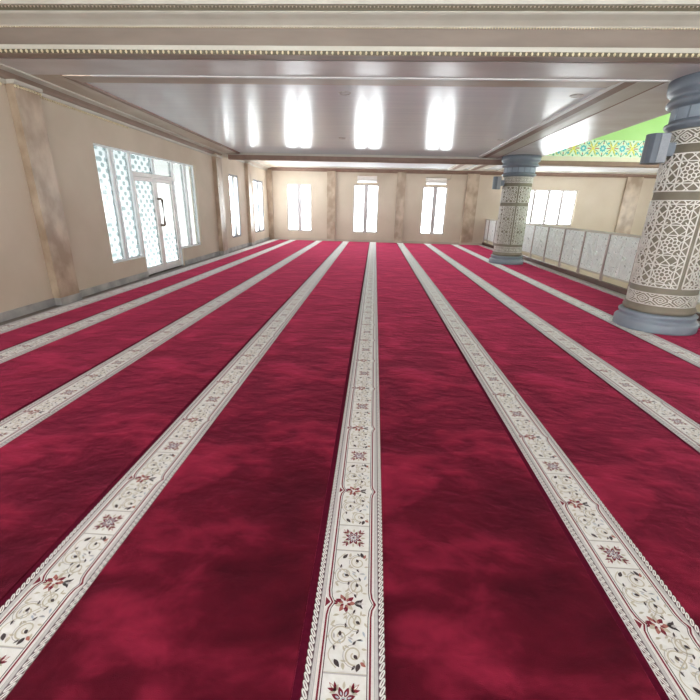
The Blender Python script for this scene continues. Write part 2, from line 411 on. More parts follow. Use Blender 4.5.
# slots: 0 ivory 1 cream 2 plum 3 grey 4 maroon 5 beige 6 charcoal 7 rose 8 pale blue
def stripe_unit(mb, v0):
    z1, z2, z3 = .0018, .0026, .0034
    def Q(u0, u1, a, b, z, m): mb.poly([(u0, v0+a, z), (u1, v0+a, z), (u1, v0+b, z), (u0, v0+b, z)], m)
    lo, hi = -.085, .655
    for s in (-1, 1):
        q = lambda a, b, z, m: Q(min(s*a, s*b), max(s*a, s*b), lo, hi, z, m)
        q(.127, .1493, z1, 2)                       # dark ground of the cord
        q(.108, .127, z1, 3); q(.1245, .127, z2, 6); q(.113, .1145, z2, 1); q(.118, .1195, z2, 1)
        n = 27; st = (hi-lo)/n                       # twisted cord
        for k in range(n):
            y = v0 + lo + (k + .5)*st
            pts = [(s*(.1385 + .0092*math.cos(t)), y + .0085*math.sin(t) + .0125*math.cos(t)) for t in [2*PI*j/12 for j in range(13)]]
            ribbon(mb, pts, .0056, z2, 1)
        # outline lines with a notch beside the medallion
        def notch(u):
            o = -.02 if s < 0 else .018
            d = -o if s < 0 else o
            base = [lo, .37 - .06, .37 - .028, .37, .37 + .028, .37 + .06, hi]
            off = [0, 0, d*.25, d, d*.25, 0, 0]
            return [(s*u + off[i], v0 + base[i]) for i in range(7)]
        ribbon(mb, notch(.1015), .009, z2, 1)
        ribbon(mb, notch(.0935), .0075, z2 + .0004, 4)
        ribbon(mb, notch(.0875), .006, z2, 1)
        ribbon(mb, notch(.0825), .0035, z2 + .0004, 6)
        mb.poly([(s*.104, v0+.347, z3), (s*.104, v0+.393, z3), (s*.104 + .022*(1 if s < 0 else .6), v0+.37, z3)][::1], 4)
    # square panel
    for y in (-.085, .085): Q(-.08, .08, y - .0025, y + .0025, z2, 3); Q(-.08, .08, y + .0025, y + .0045, z2, 5)
    for k in range(8):
        a = k*PI/4 + PI/8
        leaf_(mb, .012*math.cos(a), v0 + .012*math.sin(a), a, .034, .010, z2, 4)
        leaf_(mb, .016*math.cos(a), v0 + .016*math.sin(a), a, .016, .004, z3, 8)
    for k in range(4):
        a = k*PI/2 + PI/4; c, s_ = math.cos(a), math.sin(a)
        for da, l, m in ((0, .038, 7), (.55, .032, 4), (-.55, .032, 4), (1.1, .024, 5), (-1.1, .024, 5)):
            leaf_(mb, .040*c, v0 + .040*s_, a + da, l, .006, z2, m)
        leaf_(mb, .052*c, v0 + .052*s_, a, .02, .0035, z3, 1)
        a = k*PI/2; leaf_(mb, .036*math.cos(a), v0 + .036*math.sin(a), a, .026, .006, z2, 5)
    pts = [(.0105*math.cos(t), v0 + .0105*math.sin(t)) for t in [2*PI*j/10 for j in range(10)]]
    mb.poly([(x, y, z3) for x, y in pts], 8)
    pts = [(.005*math.cos(t), v0 + .005*math.sin(t), z3 + .0005) for t in [2*PI*j/8 for j in range(8)]]
    mb.poly(pts, 4)
    # scrolling vine panels either side of the medallion
    cy = v0 + .37
    for sg in (-1, 1):
        for (x, dy, r, a0, dirn) in ((.032, .08, .036, 1.2, 1), (-.03, .145, .042, -1.0, -1), (.03, .215, .038, 1.4, 1)):
            y = cy + sg*dy
            ribbon(mb, spiral(x, y, r, .006, a0*sg, 1.45*dirn*sg, 30), .0055, z2, 5)
            ribbon(mb, spiral(x, y, r + .008, r + .001, a0*sg, .55*dirn*sg, 12), .0028, z2, 3)
            leaf_(mb, x, y, a0*sg + .6, .022, .008, z3, 6)
            for j in range(6):
                a = a0*sg + j*1.05
                leaf_(mb, x + r*math.cos(a), y + r*math.sin(a), a + .8*sg*dirn, .022, .005, z2, 5 if j % 3 else 6)
        pth = [(-.02 + .05*math.sin(t*PI*1.9), cy + sg*(.03 + .235*t)) for t in [j/14 for j in range(15)]]
        ribbon(mb, pth, .004, z2, 5)
        leaf_(mb, .052, cy + sg*.245, sg*1.9, .032, .010, z3, 6); leaf_(mb, .056, cy + sg*.24, sg*.9 + .3, .026, .008, z2, 7)
        leaf_(mb, -.045, cy + sg*.235, sg*.9, .036, .010, z3, 6); leaf_(mb, -.012, cy + sg*.245, sg*1.4, .026, .008, z2, 5)
        for j in range(14):
            leaf_(mb, -.062 + .0095*j*1.0, cy + sg*(.055 + .2*((j*7) % 14)/14), j*1.7, .024, .0045, z1, (5, 3, 5, 8)[j % 4])
        leaf_(mb, -.055, cy + sg*.08, sg*2.2, .03, .006, z2, 5); leaf_(mb, .062, cy + sg*.12, sg*1.2, .026, .005, z2, 8)
    # medallion
    for k in range(9):
        a = k*2*PI/9
        leaf_(mb, -.018 + .010*math.cos(a), cy + .010*math.sin(a), a, .036, .011, z2, (7, 4, 5)[k % 3])
        leaf_(mb, -.018 + .008*math.cos(a + .3), cy + .008*math.sin(a + .3), a + .3, .02, .005, z3, (1, 7, 4)[k % 3])
    for a in (-.5, 0, .5): leaf_(mb, .022, cy, a, .05 - abs(a)*.03, .007, z3, 6 if a else 3)
    for a in (-.9, .9): leaf_(mb, .04, cy, a, .03, .006, z2, 6)
    leaf_(mb, .05, cy, 0, .026, .005, z3 + .0004, 1)
    for a in (2.6, 3.7): leaf_(mb, -.05, cy, a, .02, .005, z2, 4)

def make_stripe_mesh():
    mb = MB(); h = SW/2; v_end = YC1 - YC0
    mb.box(-h, h, 0, v_end, -.012, .001, 0)
    k = 0
    off = (1.66 - YC0) % U                         # squares fall where the photo shows them
    v = off - U
    while v - .085 < v_end - U:
        if v - .085 >= 0: stripe_unit(mb, v)
        v += U
    return mb
smats = [M[k] for k in ('ivory', 'ivory2', 'rope_dark', 'y_grey', 'y_maroon', 'y_beige', 'y_dark', 'y_rose', 'y_blue')]
labels = ['crimson carpet roll beside the left wall, its stripe against the baseboard',
          'crimson carpet roll second from the left wall, beside the roll along the door',
          'crimson carpet roll third from the left wall, leaving the frame at left middle',
          'crimson carpet roll left of the central stripe, its own stripe reaching the lower left corner',
          'crimson carpet roll with the central ivory stripe that runs to the bottom edge',
          'crimson carpet roll whose ivory stripe leaves at the lower right corner',
          'crimson carpet roll in front of the columns, second from the right',
          'crimson carpet roll farthest right, running under the column bases']
stripe_mesh = None
for i, xc in enumerate(stripes):
    root = tag(empty('prayer_carpet', (xc, YC0, 0)), labels[i], 'carpet', 'crimson carpet rolls laid side by side')
    Lc = YC1 - YC0
    if stripe_mesh is None:
        b = make_stripe_mesh().build('border_stripe', smats, root, recalc=False); stripe_mesh = b.data
    else:
        b = bpy.data.objects.new('border_stripe', stripe_mesh); C.objects.link(b); b.parent = root
    if i == 0: b.location.x = XL + .2 - xc + .155 - .005
    b['label'] = 'ivory woven stripe with scrolls and rosettes'
    a = SW/2 + .001 if i else b.location.x + SW/2 + .001
    e = PITCH - SW/2 - .034 if i < 7 else 5.07 - xc - .005
    fm = MB().box(a, e, 0, Lc, -.012, 0)
    fm.build('pile_field', M['pile'], root, bevel=.004)
    if i < 7:
        MB().box(e, e + .033, 0, Lc, -.012, -.005).build('edge_binding', M['binding'], root)

# kerb beside the void
struct(MB().box(5.07, 5.27, YB, YF - .1, -.012, .03).build('kerb_strip', M['kerb'], bevel=.006), 'pale marble kerb between carpet and balustrade')

# ------------------------------------------------------------------ balustrade
bal = tag(empty('balustrade', (5.31, 0, -.012)), 'white fretwork balustrade on a brown base rail behind the two columns', 'balustrade')
BY0, BY1 = 1.0, YF - .02
MB().box(-.045, .045, BY0, BY1, 0, .152).build('base_rail', M['rail_brown'], bal, bevel=.006)
MB().box(-.03, .03, BY0, BY1, 1.192, 1.235).build('top_rail', M['trim_light'], bal, bevel=.008)
MB().box(-.012, .012, BY0, BY1, .275, .305).build('bottom_rail', M['trim_light'], bal)
ys = [9.74 + 1.13*k for k in range(-7, 10)]
for i, y in enumerate(ys + [20.53]):
    MB().box(-.028, .028, y - .03, y + .03, .152, 1.192).build('post', M['post'], bal, bevel=.004)
def scrollwork(wd, ht):
    mb = MB()
    def rb(pts, w_):
        n = len(pts)
        for i in range(n - 1):
            (a, b), (c, d_) = pts[i], pts[i+1]; tx, ty = c-a, d_-b; l = math.hypot(tx, ty) or 1
            nx, ny = -ty/l*w_/2, tx/l*w_/2
            mb.poly([(-.012, a+nx, b+ny), (-.012, c+nx, d_+ny), (-.012, c-nx, d_-ny), (-.012, a-nx, b-ny)])
            mb.poly([(-.012, a+nx, b+ny), (-.012, c+nx, d_+ny), (-.004, c+nx, d_+ny), (-.004, a+nx, b+ny)])
            mb.poly([(-.012, a-nx, b-ny), (-.012, c-nx, d_-ny), (-.004, c-nx, d_-ny), (-.004, a-nx, b-ny)])
    for sy in (-1, 1):
        for r_, (cx, cz, t) in enumerate(((.26, .14, 1.4), (.13, .33, -1.3), (.34, .36, 1.3), (.2, .56, 1.4), (.4, .6, -1.2), (.12, .74, -1.2), (.33, .76, 1.3))):
            pts = spiral(cx, cz, .095, .015, r_*1.1, t, 24)
            rb([(wd/2 + sy*(p - .0), q) for p, q in pts if 0 < wd/2 + sy*p < wd], .018)
        rb([(wd/2 + sy*(.05 + .035*math.sin(k*.9)), .03 + k*.06) for k in range(14)], .016)
    return mb
sm = None
for a, b in zip(sorted(ys + [20.53])[:-1], sorted(ys + [20.53])[1:]):
    wd = b - a - .06
    p = MB().box(-.004, .004, 0, wd, .31, 1.185).build('fretwork_panel', M['sheet'], bal); p.location = (0, a + .03, 0)
    if sm is None:
        s_ = scrollwork(wd, .87).build('scrollwork', M['scroll'], p, recalc=False); sm = sm or s_.data
    else:
        s_ = bpy.data.objects.new('scrollwork', sm); C.objects.link(s_); s_.parent = p
    s_.location = (0, 0, .315); s_.scale.y = wd/1.07

# ------------------------------------------------------------------ columns
RC = .42
def cyl_strip(mb, segs, ang0, zc, size, wd, r0=RC, th=.014, m=0):
    """flat 2D segments (tile units) bent round the shaft as raised ribs"""
    for (x0, y0), (x1, y1) in segs:
        tx, ty = x1-x0, y1-y0; l = math.hypot(tx, ty)
        if l < 1e-6: continue
        nx, ny = -ty/l*wd/2, tx/l*wd/2
        n = max(1, int(abs(tx)*size/.09 + .5))
        def P(x, y, r):
            a = ang0 + x*size/RC
            return (r*math.cos(a), r*math.sin(a), zc + y*size)
        for k in range(n):
            a, b = k/n, (k+1)/n
            ax, ay, bx_, by = x0+tx*a, y0+ty*a, x0+tx*b, y0+ty*b
            nxs, nys = nx/size, ny/size
            o = r0 + th
            mb.poly([P(ax+nxs, ay+nys, o), P(bx_+nxs, by+nys, o), P(bx_-nxs, by-nys, o), P(ax-nxs, ay-nys, o)], m)
            mb.poly([P(ax+nxs, ay+nys, o), P(bx_+nxs, by+nys, o), P(bx_+nxs, by+nys, r0-.002), P(ax+nxs, ay+nys, r0-.002)], m)
            mb.poly([P(ax-nxs, ay-nys, o), P(bx_-nxs, by-nys, o), P(bx_-nxs, by-nys, r0-.002), P(ax-nxs, ay-nys, r0-.002)], m)
def clip(segs, x0, x1, y0, y1):
    out = []
    for (a, b), (c, d_) in segs:
        t0, t1 = 0., 1.; dx, dy = c-a, d_-b; ok = True
        for p, q in ((-dx, a-x0), (dx, x1-a), (-dy, b-y0), (dy, y1-b)):
            if abs(p) < 1e-9:
                if q < 0: ok = False
            else:
                r = q/p
                if p < 0: t0 = max(t0, r)
                else: t1 = min(t1, r)
        if ok and t0 < t1 - 1e-6: out.append(((a+dx*t0, b+dy*t0), (a+dx*t1, b+dy*t1)))
    return out
def tile_segs():
    S = []
    def ring(r, n, a0=0):
        P = [(r*math.cos(a0 + 2*PI*k/n), r*math.sin(a0 + 2*PI*k/n)) for k in range(n)]
        return [(P[k], P[(k+1) % n]) for k in range(n)]
    S += ring(.085, 8, PI/8)
    # eight petals round the rosette
    for k in range(8):
        a = k*PI/4
        def pt(r, da): return (r*math.cos(a+da), r*math.sin(a+da))
        S += [(pt(.085, PI/8), pt(.17, PI/8)), (pt(.17, PI/8), pt(.245, 0)), (pt(.17, -PI/8), pt(.245, 0)), (pt(.245, 0), pt(.30, PI/8)), (pt(.30, -PI/8), pt(.245, 0))]
    # straight bands and crossing knots between the rosettes
    for s in (-1, 1):
        S += [((-.5, s*.335), (.5, s*.335)), ((s*.335, -.5), (s*.335, .5))]
        for t in (-1, 1):
            S += [((s*.335, t*.16), (s*.5, 0)), ((t*.16, s*.335), (0, s*.5)), ((s*.335, t*.16), (s*.30*math.cos(PI/8), t*.30*math.sin(PI/8))),
                  ((t*.16, s*.335), (t*.30*math.sin(PI/8), s*.30*math.cos(PI/8))), ((s*.16, t*.335), (s*.335, t*.5)), ((s*.335, t*.16), (s*.5, t*.335)),
                  ((s*.335, t*.335), (s*.5, t*.5)), ((s*.24, t*.24), (s*.335, t*.335))]
    return S
TS = tile_segs()
def lattice_panel(z0, z1, rows, amid):
    """one lattice field: two tiles wide plus margins, `rows` rosettes high"""
    size = .40; half = math.radians(56)*RC/size
    segs = []
    hh = (z1 - z0)/2/size
    for iy in range(-2, 3):
        for ix in (-2, -1, 0, 1):
            cx, cy = ix + .5, (iy if rows % 2 else iy + .5)
            segs += [((a+cx, b+cy), (c+cx, d_+cy)) for (a, b), (c, d_) in TS]
    segs = clip(segs, -half, half, -hh, hh)
    # scalloped rim of short bars
    segs += [((-half, -hh), (half, -hh)), ((-half, hh), (half, hh)), ((-half, -hh), (-half, hh)), ((half, -hh), (half, hh))]
    mb = MB(); cyl_strip(mb, segs, amid, (z0+z1)/2, size, .0128)
    return mb
def diamond_band(zc, h):
    n = 12; mb = MB(); q = 2*PI/n*RC/h/2
    for k in range(n):
        segs = []
        for s in (-1, 1):
            for t in (-1, 1):
                segs += [((s*q, t*.08), (s*q*.12, t*.46)), ((s*q*.62, 0), (0, t*.30)), ((s*q*.28, 0), (0, t*.13)),
                         ((s*q, t*.30), (s*q*.66, t*.46)), ((s*q, t*.08), (s*q*.80, 0))]
            segs += [((-q, s*.5), (q, s*.5)), ((-q*.12, s*.46), (q*.12, s*.46))]
        cyl_strip(mb, segs, math.radians(-124) + 2*PI*k/n, zc, h, .0115)
    return mb
def make_column():
    root = empty('column', (0, 0, 0))
    b = MB(); b.lathe([(0, 0), (.53, 0), (.535, .02), (.535, .115), (.525, .135), (.49, .15), (.48, .165), (.485, .19), (.50, .215), (.50, .235), (.475, .255), (.43, .26), (.2, .26)], n=64)
    b.build('base', M['bluegrey'], root)
    s = MB(); s.lathe([(.2, .25), (.435, .258), (.455, .285), (.462, .31), (.452, .335), (.428, .36), (RC, .375), (RC, 2.70), (.2, 2.70)], n=64)
    s.build('shaft', M['taupe'], root)
    diamond_band(.465, .165).build('pattern_band', M['lattice'], root, recalc=False)
    diamond_band(2.585, .165).build('pattern_band', M['lattice'], root, recalc=False)
    for k in range(3):
        amid = math.radians(-160 + 120*k)
        lattice_panel(.645, 1.805, 3, amid).build('lattice_panel', M['lattice'], root, recalc=False)
        lattice_panel(1.925, 2.385, 1, amid).build('lattice_panel', M['lattice'], root, recalc=False)
    c = MB(); c.lathe([(.2, 2.68), (.43, 2.685), (.44, 2.70), (.485, 2.715), (.50, 2.74), (.495, 2.765), (.455, 2.785), (.445, 2.80), (.445, 2.945), (.46, 2.955), (.50, 2.965), (.53, 2.99), (.535, 3.02),
              (.52, 3.045), (.495, 3.06), (.50, 3.10), (.545, 3.13), (.56, 3.17), (.56, ZS - .002), (.2, ZS - .002)], n=64)
    cap = c.build('capital', M['slate'], root); cap['label'] = 'slate grey ringed capital'
    n = 16; pb = MB()
    for k in range(n):
        a0, a1 = 2*PI*(k + .07)/n, 2*PI*(k + .93)/n
        for j in range(3):
            t0, t1 = a0 + (a1-a0)*j/3, a0 + (a1-a0)*(j+1)/3
            P = lambda a, r, z: (r*math.cos(a), r*math.sin(a), z)
            pb.poly([P(t0, .456, 2.805), P(t1, .456, 2.805), P(t1, .456, 2.94), P(t0, .456, 2.94)])
            pb.poly([P(t0, .456, 2.94), P(t1, .456, 2.94), P(t1, .444, 2.94), P(t0, .444, 2.94)])
            pb.poly([P(t0, .456, 2.805), P(t1, .456, 2.805), P(t1, .444, 2.805), P(t0, .444, 2.805)])
        for t in (a0, a1): pb.poly([P(t, .456, 2.805), P(t, .456, 2.94), P(t, .444, 2.94), P(t, .444, 2.805)])
    pb.build('capital_tiles', M['bluegrey'], cap)
    return root
col1 = make_column()
tag(col1, 'nearer round column wrapped in pale lattice, cut by the right frame edge', 'column', 'round lattice columns beside the balustrade')
col2 = copy_tree(col1); tag(col2, 'farther round column wrapped in pale lattice, left of the right-hand window', 'column')
col1.location = (4.36, 6.28, .005); col2.location = (4.36, 13.76, .005)

# wall speakers on the columns
def make_speaker():
    root = empty('wall_speaker')
    b = MB()                                        # cabinet with a rounded left shoulder
    prof = [(.08, -.115), (.08, .115), (-.06, .115), (-.12, .09), (-.15, .05), (-.155, 0), (-.14, -.06), (-.10, -.115)]
    b.prism(prof, 0, .36, 'z'); b.build('cabinet', M['speaker_side'], root, bevel=.006)
    g = MB().box(-.03, .078, -.128, -.113, .008, .352); g.build('grille', M['speaker_front'], root, bevel=.004)
    MB().box(.08, .22, .0, .09, .1, .26).build('bracket', M['slate'], root)
    return root
col2.scale.z = .966
sp = make_speaker(); tag(sp, 'grey wall speaker on the left side of the nearer column', 'speaker', 'column speakers')
sp2 = copy_tree(sp); tag(sp2, 'small grey wall speaker on the left side of the farther column', 'speaker')
sp.location = (3.73, 6.22, 2.27); sp.rotation_euler.z = math.radians(-8)
sp2.location = (3.75, 13.72, 2.24); sp2.rotation_euler.z = math.radians(-8)

# ------------------------------------------------------------------ ceiling and beams
PX0, PX1 = -4.5, 3.2
BY = 14.3                     # far cross beam face
struct(MB().box(PX0 - .1, PX1 + .1, 6.6, BY + .1, ZP, ZP + .2).build('ceiling', M['panel']), 'glossy pale ceiling panels reflecting the windows')
struct(MB().box(XL, XR, 15.0, YF, ZP, ZP + .2).build('ceiling_far', M['panel']))
struct(MB().box(XL - T, XR + T, YB, 5.3, 3.78, 3.98).build('ceiling_near', M['white_paint']))
# front cross beam
struct(MB().box(XL, XR, 5.74, 6.38, ZS, 3.78).build('trim_1', M['soffit']), 'broad beam soffit across the front of the ceiling')
m_ = MB().box(XL, XR, 5.5, 5.74, ZS + .012, 3.56); struct(m_.build('trim_2', M['beam_brown']), 'brown face of the front beam')
m_ = MB().box(XL, XR, 5.475, 5.63, 3.262, 3.30); struct(m_.build('trim_3', M['trim_umber']))
# edge strip carrying the bead row, the beads, the light strip above
m_ = MB().box(XL, XR, 5.468, 5.51, 3.304, 3.352)
tr = struct(m_.build('trim_4', M['trim_light'], bevel=.006), 'light moulding with a row of ivory beads along the front beam')
def bead_row(x0, x1, y, z, r, pitch, axis='x', fx=0, squash=.75):
    mb = MB(); n = int((x1-x0)/pitch)
    for k in range(n):
        t = x0 + (k + .5)*pitch
        rows = []
        for i in range(5):
            ph = -PI/2 + PI*i/4
            rows.append([((t + r*squash*math.cos(ph)*math.cos(2*PI*j/8)) if axis == 'x' else fx + r*math.cos(ph)*math.sin(2*PI*j/8),
                          (y + r*math.cos(ph)*math.sin(2*PI*j/8)) if axis == 'x' else t + r*squash*math.cos(ph)*math.cos(2*PI*j/8), z + r*math.sin(ph)) for j in range(8)])
        mb.grid(rows, 0, True, True)
    return mb
MB().box(XL, XR, 5.472, 5.51, 3.264, 3.304).build('bead_channel', M['trim_olive'], tr)
bead_row(XL, 6.5, 5.470, 3.284, .019, .064).build('bead_row', M['bead'], tr)
# crown above the beam face
m_ = MB().prism([(5.5, 3.532), (5.485, 3.532), (5.47, 3.545), (5.40, 3.575), (5.33, 3.597), (5.31, 3.609), (5.31, 3.655), (5.5, 3.655)], XL, XR, 'x')
t5 = struct(m_.build('trim_5', M['trim_light']), 'pale cove moulding at the top of the front beam')
bead_row(XL, 6.5, 5.487, 3.529, .010, .032).build('bead_row', M['bead'], t5)
m_ = MB().box(XL, XR, 5.298, 5.5, 3.618, 3.66); struct(m_.build('trim_6', M['trim_olive']))
m_ = MB().box(XL, XR, 5.26, 5.5, 3.66, 3.79)
t7 = struct(m_.build('trim_7', M['trim_light']), 'topmost beaded moulding of the front beam')
bead_row(XL, 6.5, 5.292, 3.650, .011, .042).build('bead_row', M['trim_beige'], t7)
# recess trims round the main panel
m_ = MB().box(PX0 + .45, 3.75, 6.37, 6.43, ZS - .012, ZS + .04); struct(m_.build('trim_8', M['white_paint'], bevel=.006))
m_ = MB().prism([(6.43, ZS + .0), (6.80, ZS + .012), (6.84, ZS + .03), (6.86, ZP), (6.43, ZP)], PX0, PX1, 'x')
struct(m_.build('trim_9', M['trim_beige']))
m_ = MB().prism([(PX1 - .02, ZP), (PX1 - .02, ZS + .01), (PX1 + .06, ZS + .005), (PX1 + .06, ZP)], 6.43, BY, 'y'); struct(m_.build('trim_10', M['white_paint']))
m_ = MB().prism([(PX1 + .06, ZP), (PX1 + .06, ZP - .012), (PX1 + .24, ZS + .015), (PX1 + .24, ZP)], 6.43, BY, 'y'); struct(m_.build('trim_11', M['trim_brown']))
m_ = MB().prism([(PX1 + .24, ZS + .014), (PX1 + .34, ZS + .004), (PX1 + .555, ZS + .004), (PX1 + .555, ZP), (PX1 + .24, ZP)], 6.43, BY, 'y'); struct(m_.build('trim_12', M['trim_light']))
m_ = MB().box(3.785, 4.93, 6.38, BY, ZS, ZS + .4); struct(m_.build('trim_13', M['soffit']), 'flat beam soffit joining the two columns')
m_ = MB().box(3.755, 3.787, 6.43, BY, ZS + .001, ZP); struct(m_.build('trim_14', M['trim_brown']))
# crown along the left wall
def crown_left(a, b, d=0):
    o = XL + d
    m1 = MB().prism([(o, ZT - .02), (o + .03, ZT - .02), (o + .045, ZT), (o + .045, ZT + .03), (o, ZT + .03)], a, b, 'y')
    m1.prism([(o + .16, ZS - .03), (o + .27, ZS - .012), (o + .27, ZS + .02), (o + .16, ZS + .02)], a, b, 'y')
    return m1
def cove_left(a, b, d=0):
    o = XL + d
    return MB().prism([(o, ZT + .03), (o + .06, ZT + .035), (o + .09, ZT + .07), (o + .165, ZS - .015), (o + .165, ZS + .03), (o, ZS + .03)], a, b, 'y')
crown = crown_left(5.74, BY)
for a, b, d in ((6.20, 6.70, .12), (13.70, 14.22, .13)):
    crown.prism([(XL, ZT - .02), (XL + d + .03, ZT - .02), (XL + d + .045, ZT), (XL + d + .045, ZT + .03), (XL, ZT + .03)], a, b, 'y')
cl = struct(crown.build('trim_15', M['trim_light']), 'stepped crown moulding along the left wall')
bm_ = bead_row(5.75, 6.19, 0, ZT - .045, .02, .05, 'y', XL + .02)
for (a, b, fx) in ((6.70, 9.2, XL + .02), (6.20, 6.70, XL + .14)):
    q = bead_row(a, b, 0, ZT - .045, .02, .05, 'y', fx)
    i = len(bm_.v); bm_.v += q.v; bm_.f += [tuple(k + i for k in f_) for f_ in q.f]; bm_.m += q.m; bm_.s += q.s
bm_.build('bead_row', M['bead'], cl)
struct(cove_left(5.74, BY).build('trim_16', M['trim_umber']))
m_ = MB().prism([(XL + .27, ZS), (PX0 - .12, ZS), (PX0 - .02, ZS + .012), (PX0, ZP), (PX0, ZP + .05), (XL, ZP + .05), (XL, ZS + .02)], 6.38, BY, 'y'); struct(m_.build('trim_17', M['trim_beige']))
m_ = MB().prism([(PX0 - .03, ZS + .005), (PX0 + .03, ZS + .012), (PX0 + .035, ZP), (PX0 - .03, ZP)], 6.43, BY, 'y'); struct(m_.build('trim_18', M['trim_brown']))
# the main bay falls slightly toward the far beam
FALL = .0153
def fall(o):
    for q in [o] + kids(o):
        for v in q.data.vertices: v.co.z -= FALL*min(max(0, v.co.y - 6.43), 8.1)
        q.data.update()
for o in list(bpy.data.objects):
    if o.name == 'ceiling' or o.name in ['trim_%d' % k for k in (10, 11, 12, 13, 14, 15, 16, 17, 18)]: fall(o)
# far cross beam
m_ = MB().box(XL, XR, BY, 15.05, 3.13, 3.62); struct(m_.build('trim_19', M['trim_light']), 'far cross beam')
m_ = MB().box(-4.85, XR, BY - .08, BY + .05, 3.0, 3.13); m_.box(-4.85, XR, BY - .05, BY + .09, 2.985, 3.0)
struct(m_.build('trim_20', M['trim_brown'], bevel=.01), 'dark brown bar moulding under the far cross beam')
# far bay trims
m_ = crown_left(15.05, YF)
m_.prism([(XL, ZT - .02), (XL + .16, ZT - .02), (XL + .175, ZT), (XL + .175, ZT + .03), (XL, ZT + .03)], 17.08, 17.52, 'y')
struct(m_.build('trim_21', M['trim_light'])); struct(cove_left(15.05, YF).build('trim_22', M['trim_beige']))
m_ = MB().prism([(XL + .27, ZS), (PX0 - .05, ZS), (PX0, ZP), (XL, ZP)], 15.05, YF, 'y'); struct(m_.build('trim_23', M['trim_beige']))
m_ = MB().prism([(YF, ZT - .01), (YF - .05, ZT - .01), (YF - .07, ZT + .03), (YF - .15, ZT + .08), (YF - .16, ZP), (YF, ZP)], XL, XR, 'x'); struct(m_.build('trim_24', M['trim_brown']))
m_ = MB().prism([(YF - .16, ZS + .01), (YF - .55, ZS + .01), (YF - .57, ZP), (YF - .16, ZP)], XL, XR, 'x'); struct(m_.build('trim_25', M['trim_light']))
for n_, xx in enumerate((PX1, 4.1, 5.4)):
    m_ = MB().prism([(xx - .03, ZP), (xx - .02, ZS), (xx + .05, ZS), (xx + .06, ZP)], 15.05, YF - .57, 'y')
    m_.prism([(xx + .28, ZS - .002), (xx + .6, ZS - .002), (xx + .6, ZP), (xx + .28, ZP)], 15.05, YF - .57, 'y')
    struct(m_.build('trim_%d' % (26 + n_), M['trim_light']))
    m_ = MB().prism([(xx + .06, ZP), (xx + .06, ZP - .01), (xx + .28, ZS + .005), (xx + .28, ZP)], 15.05, YF - .57, 'y'); struct(m_.build('trim_%d' % (29 + n_), M['trim_brown']))

# drum above the void: green walls with a tile frieze
DX0, DX1, DZ = 4.93, 13.2, 5.7
struct(MB().box(DX0, DX1, BY, BY + .15, 3.62, DZ).build('wall_drum_far', M['green']), 'lime green drum wall over the void')
struct(MB().box(DX0 - .15, DX0, 6.38, BY, ZS + .4, DZ).build('wall_drum_left', M['green']))
struct(MB().box(DX1, DX1 + .15, 6.38, BY, 3.28, DZ).build('wall_drum_right', M['green']))
struct(MB().box(DX0, DX1, 6.3, 6.38, 3.28, DZ).build('wall_drum_near', M['green']))
struct(MB().box(DX0, DX1, BY - .012, BY, 3.72, 4.0).build('trim_40', M['green']))
struct(MB().box(DX1 + .15, XR, 6.3, 14.3, 3.28, 3.5).build('ceiling_side', M['panel']))
sk = MB()
for b_ in ((DX0, DX1, 6.38, 8.6), (DX0, DX1, 11.9, BY), (DX0, 7.4, 8.6, 11.9), (10.7, DX1, 8.6, 11.9)): sk.box(*b_, DZ, DZ + .15)
struct(sk.build('ceiling_drum', M['green']))
root = struct(empty('window_17', (9.05, 10.25, DZ + .07)))
f = MB()
for b_ in ((-1.65, 1.65, -1.65, -1.57), (-1.65, 1.65, 1.57, 1.65), (-1.65, -1.57, -1.57, 1.57), (1.57, 1.65, -1.57, 1.57), (-.04, .04, -1.57, 1.57)): f.box(*b_, -.04, .04)
f.build('window_frame', M['white_paint'], root)
MB().box(-1.57, -.04, -1.57, 1.57, -.003, .003).build('pane', M['glass'], root); MB().box(.04, 1.57, -1.57, 1.57, -.003, .003).build('pane', M['glass'], root)

struct(MB().box(DX0 - .05, DX1, BY - .03, BY, 3.13, 3.265).build('trim_41', M['cream_band'], bevel=.004))
# frieze
fz = MB(); z0, z1 = 3.265, 3.735; zc = (z0+z1)/2; yb = BY - .016; hh = (z1-z0)/2
fz.box(DX0 - .05, DX1, yb, BY, z0, z1, 0)
def fpoly(pts, m, lev=1): fz.poly([(x, yb - .001*lev, z) for x, z in pts], m)
def fline(a, b, wd, m, lev=1):
    tx, tz = b[0]-a[0], b[1]-a[1]; l = math.hypot(tx, tz); nx, nz = -tz/l*wd/2, tx/l*wd/2
    fpoly([(a[0]+nx, a[1]+nz), (b[0]+nx, b[1]+nz), (b[0]-nx, b[1]-nz), (a[0]-nx, a[1]-nz)], m, lev)
def star(cx, cz, ro, ri, n, m, lev, a0=0):
    fpoly([(cx + (ro if k % 2 == 0 else ri)*math.cos(a0 + PI*k/n), cz + (ro if k % 2 == 0 else ri)*math.sin(a0 + PI*k/n)) for k in range(2*n)], m, lev)
P_ = .585; x = 5.78 - 2*P_
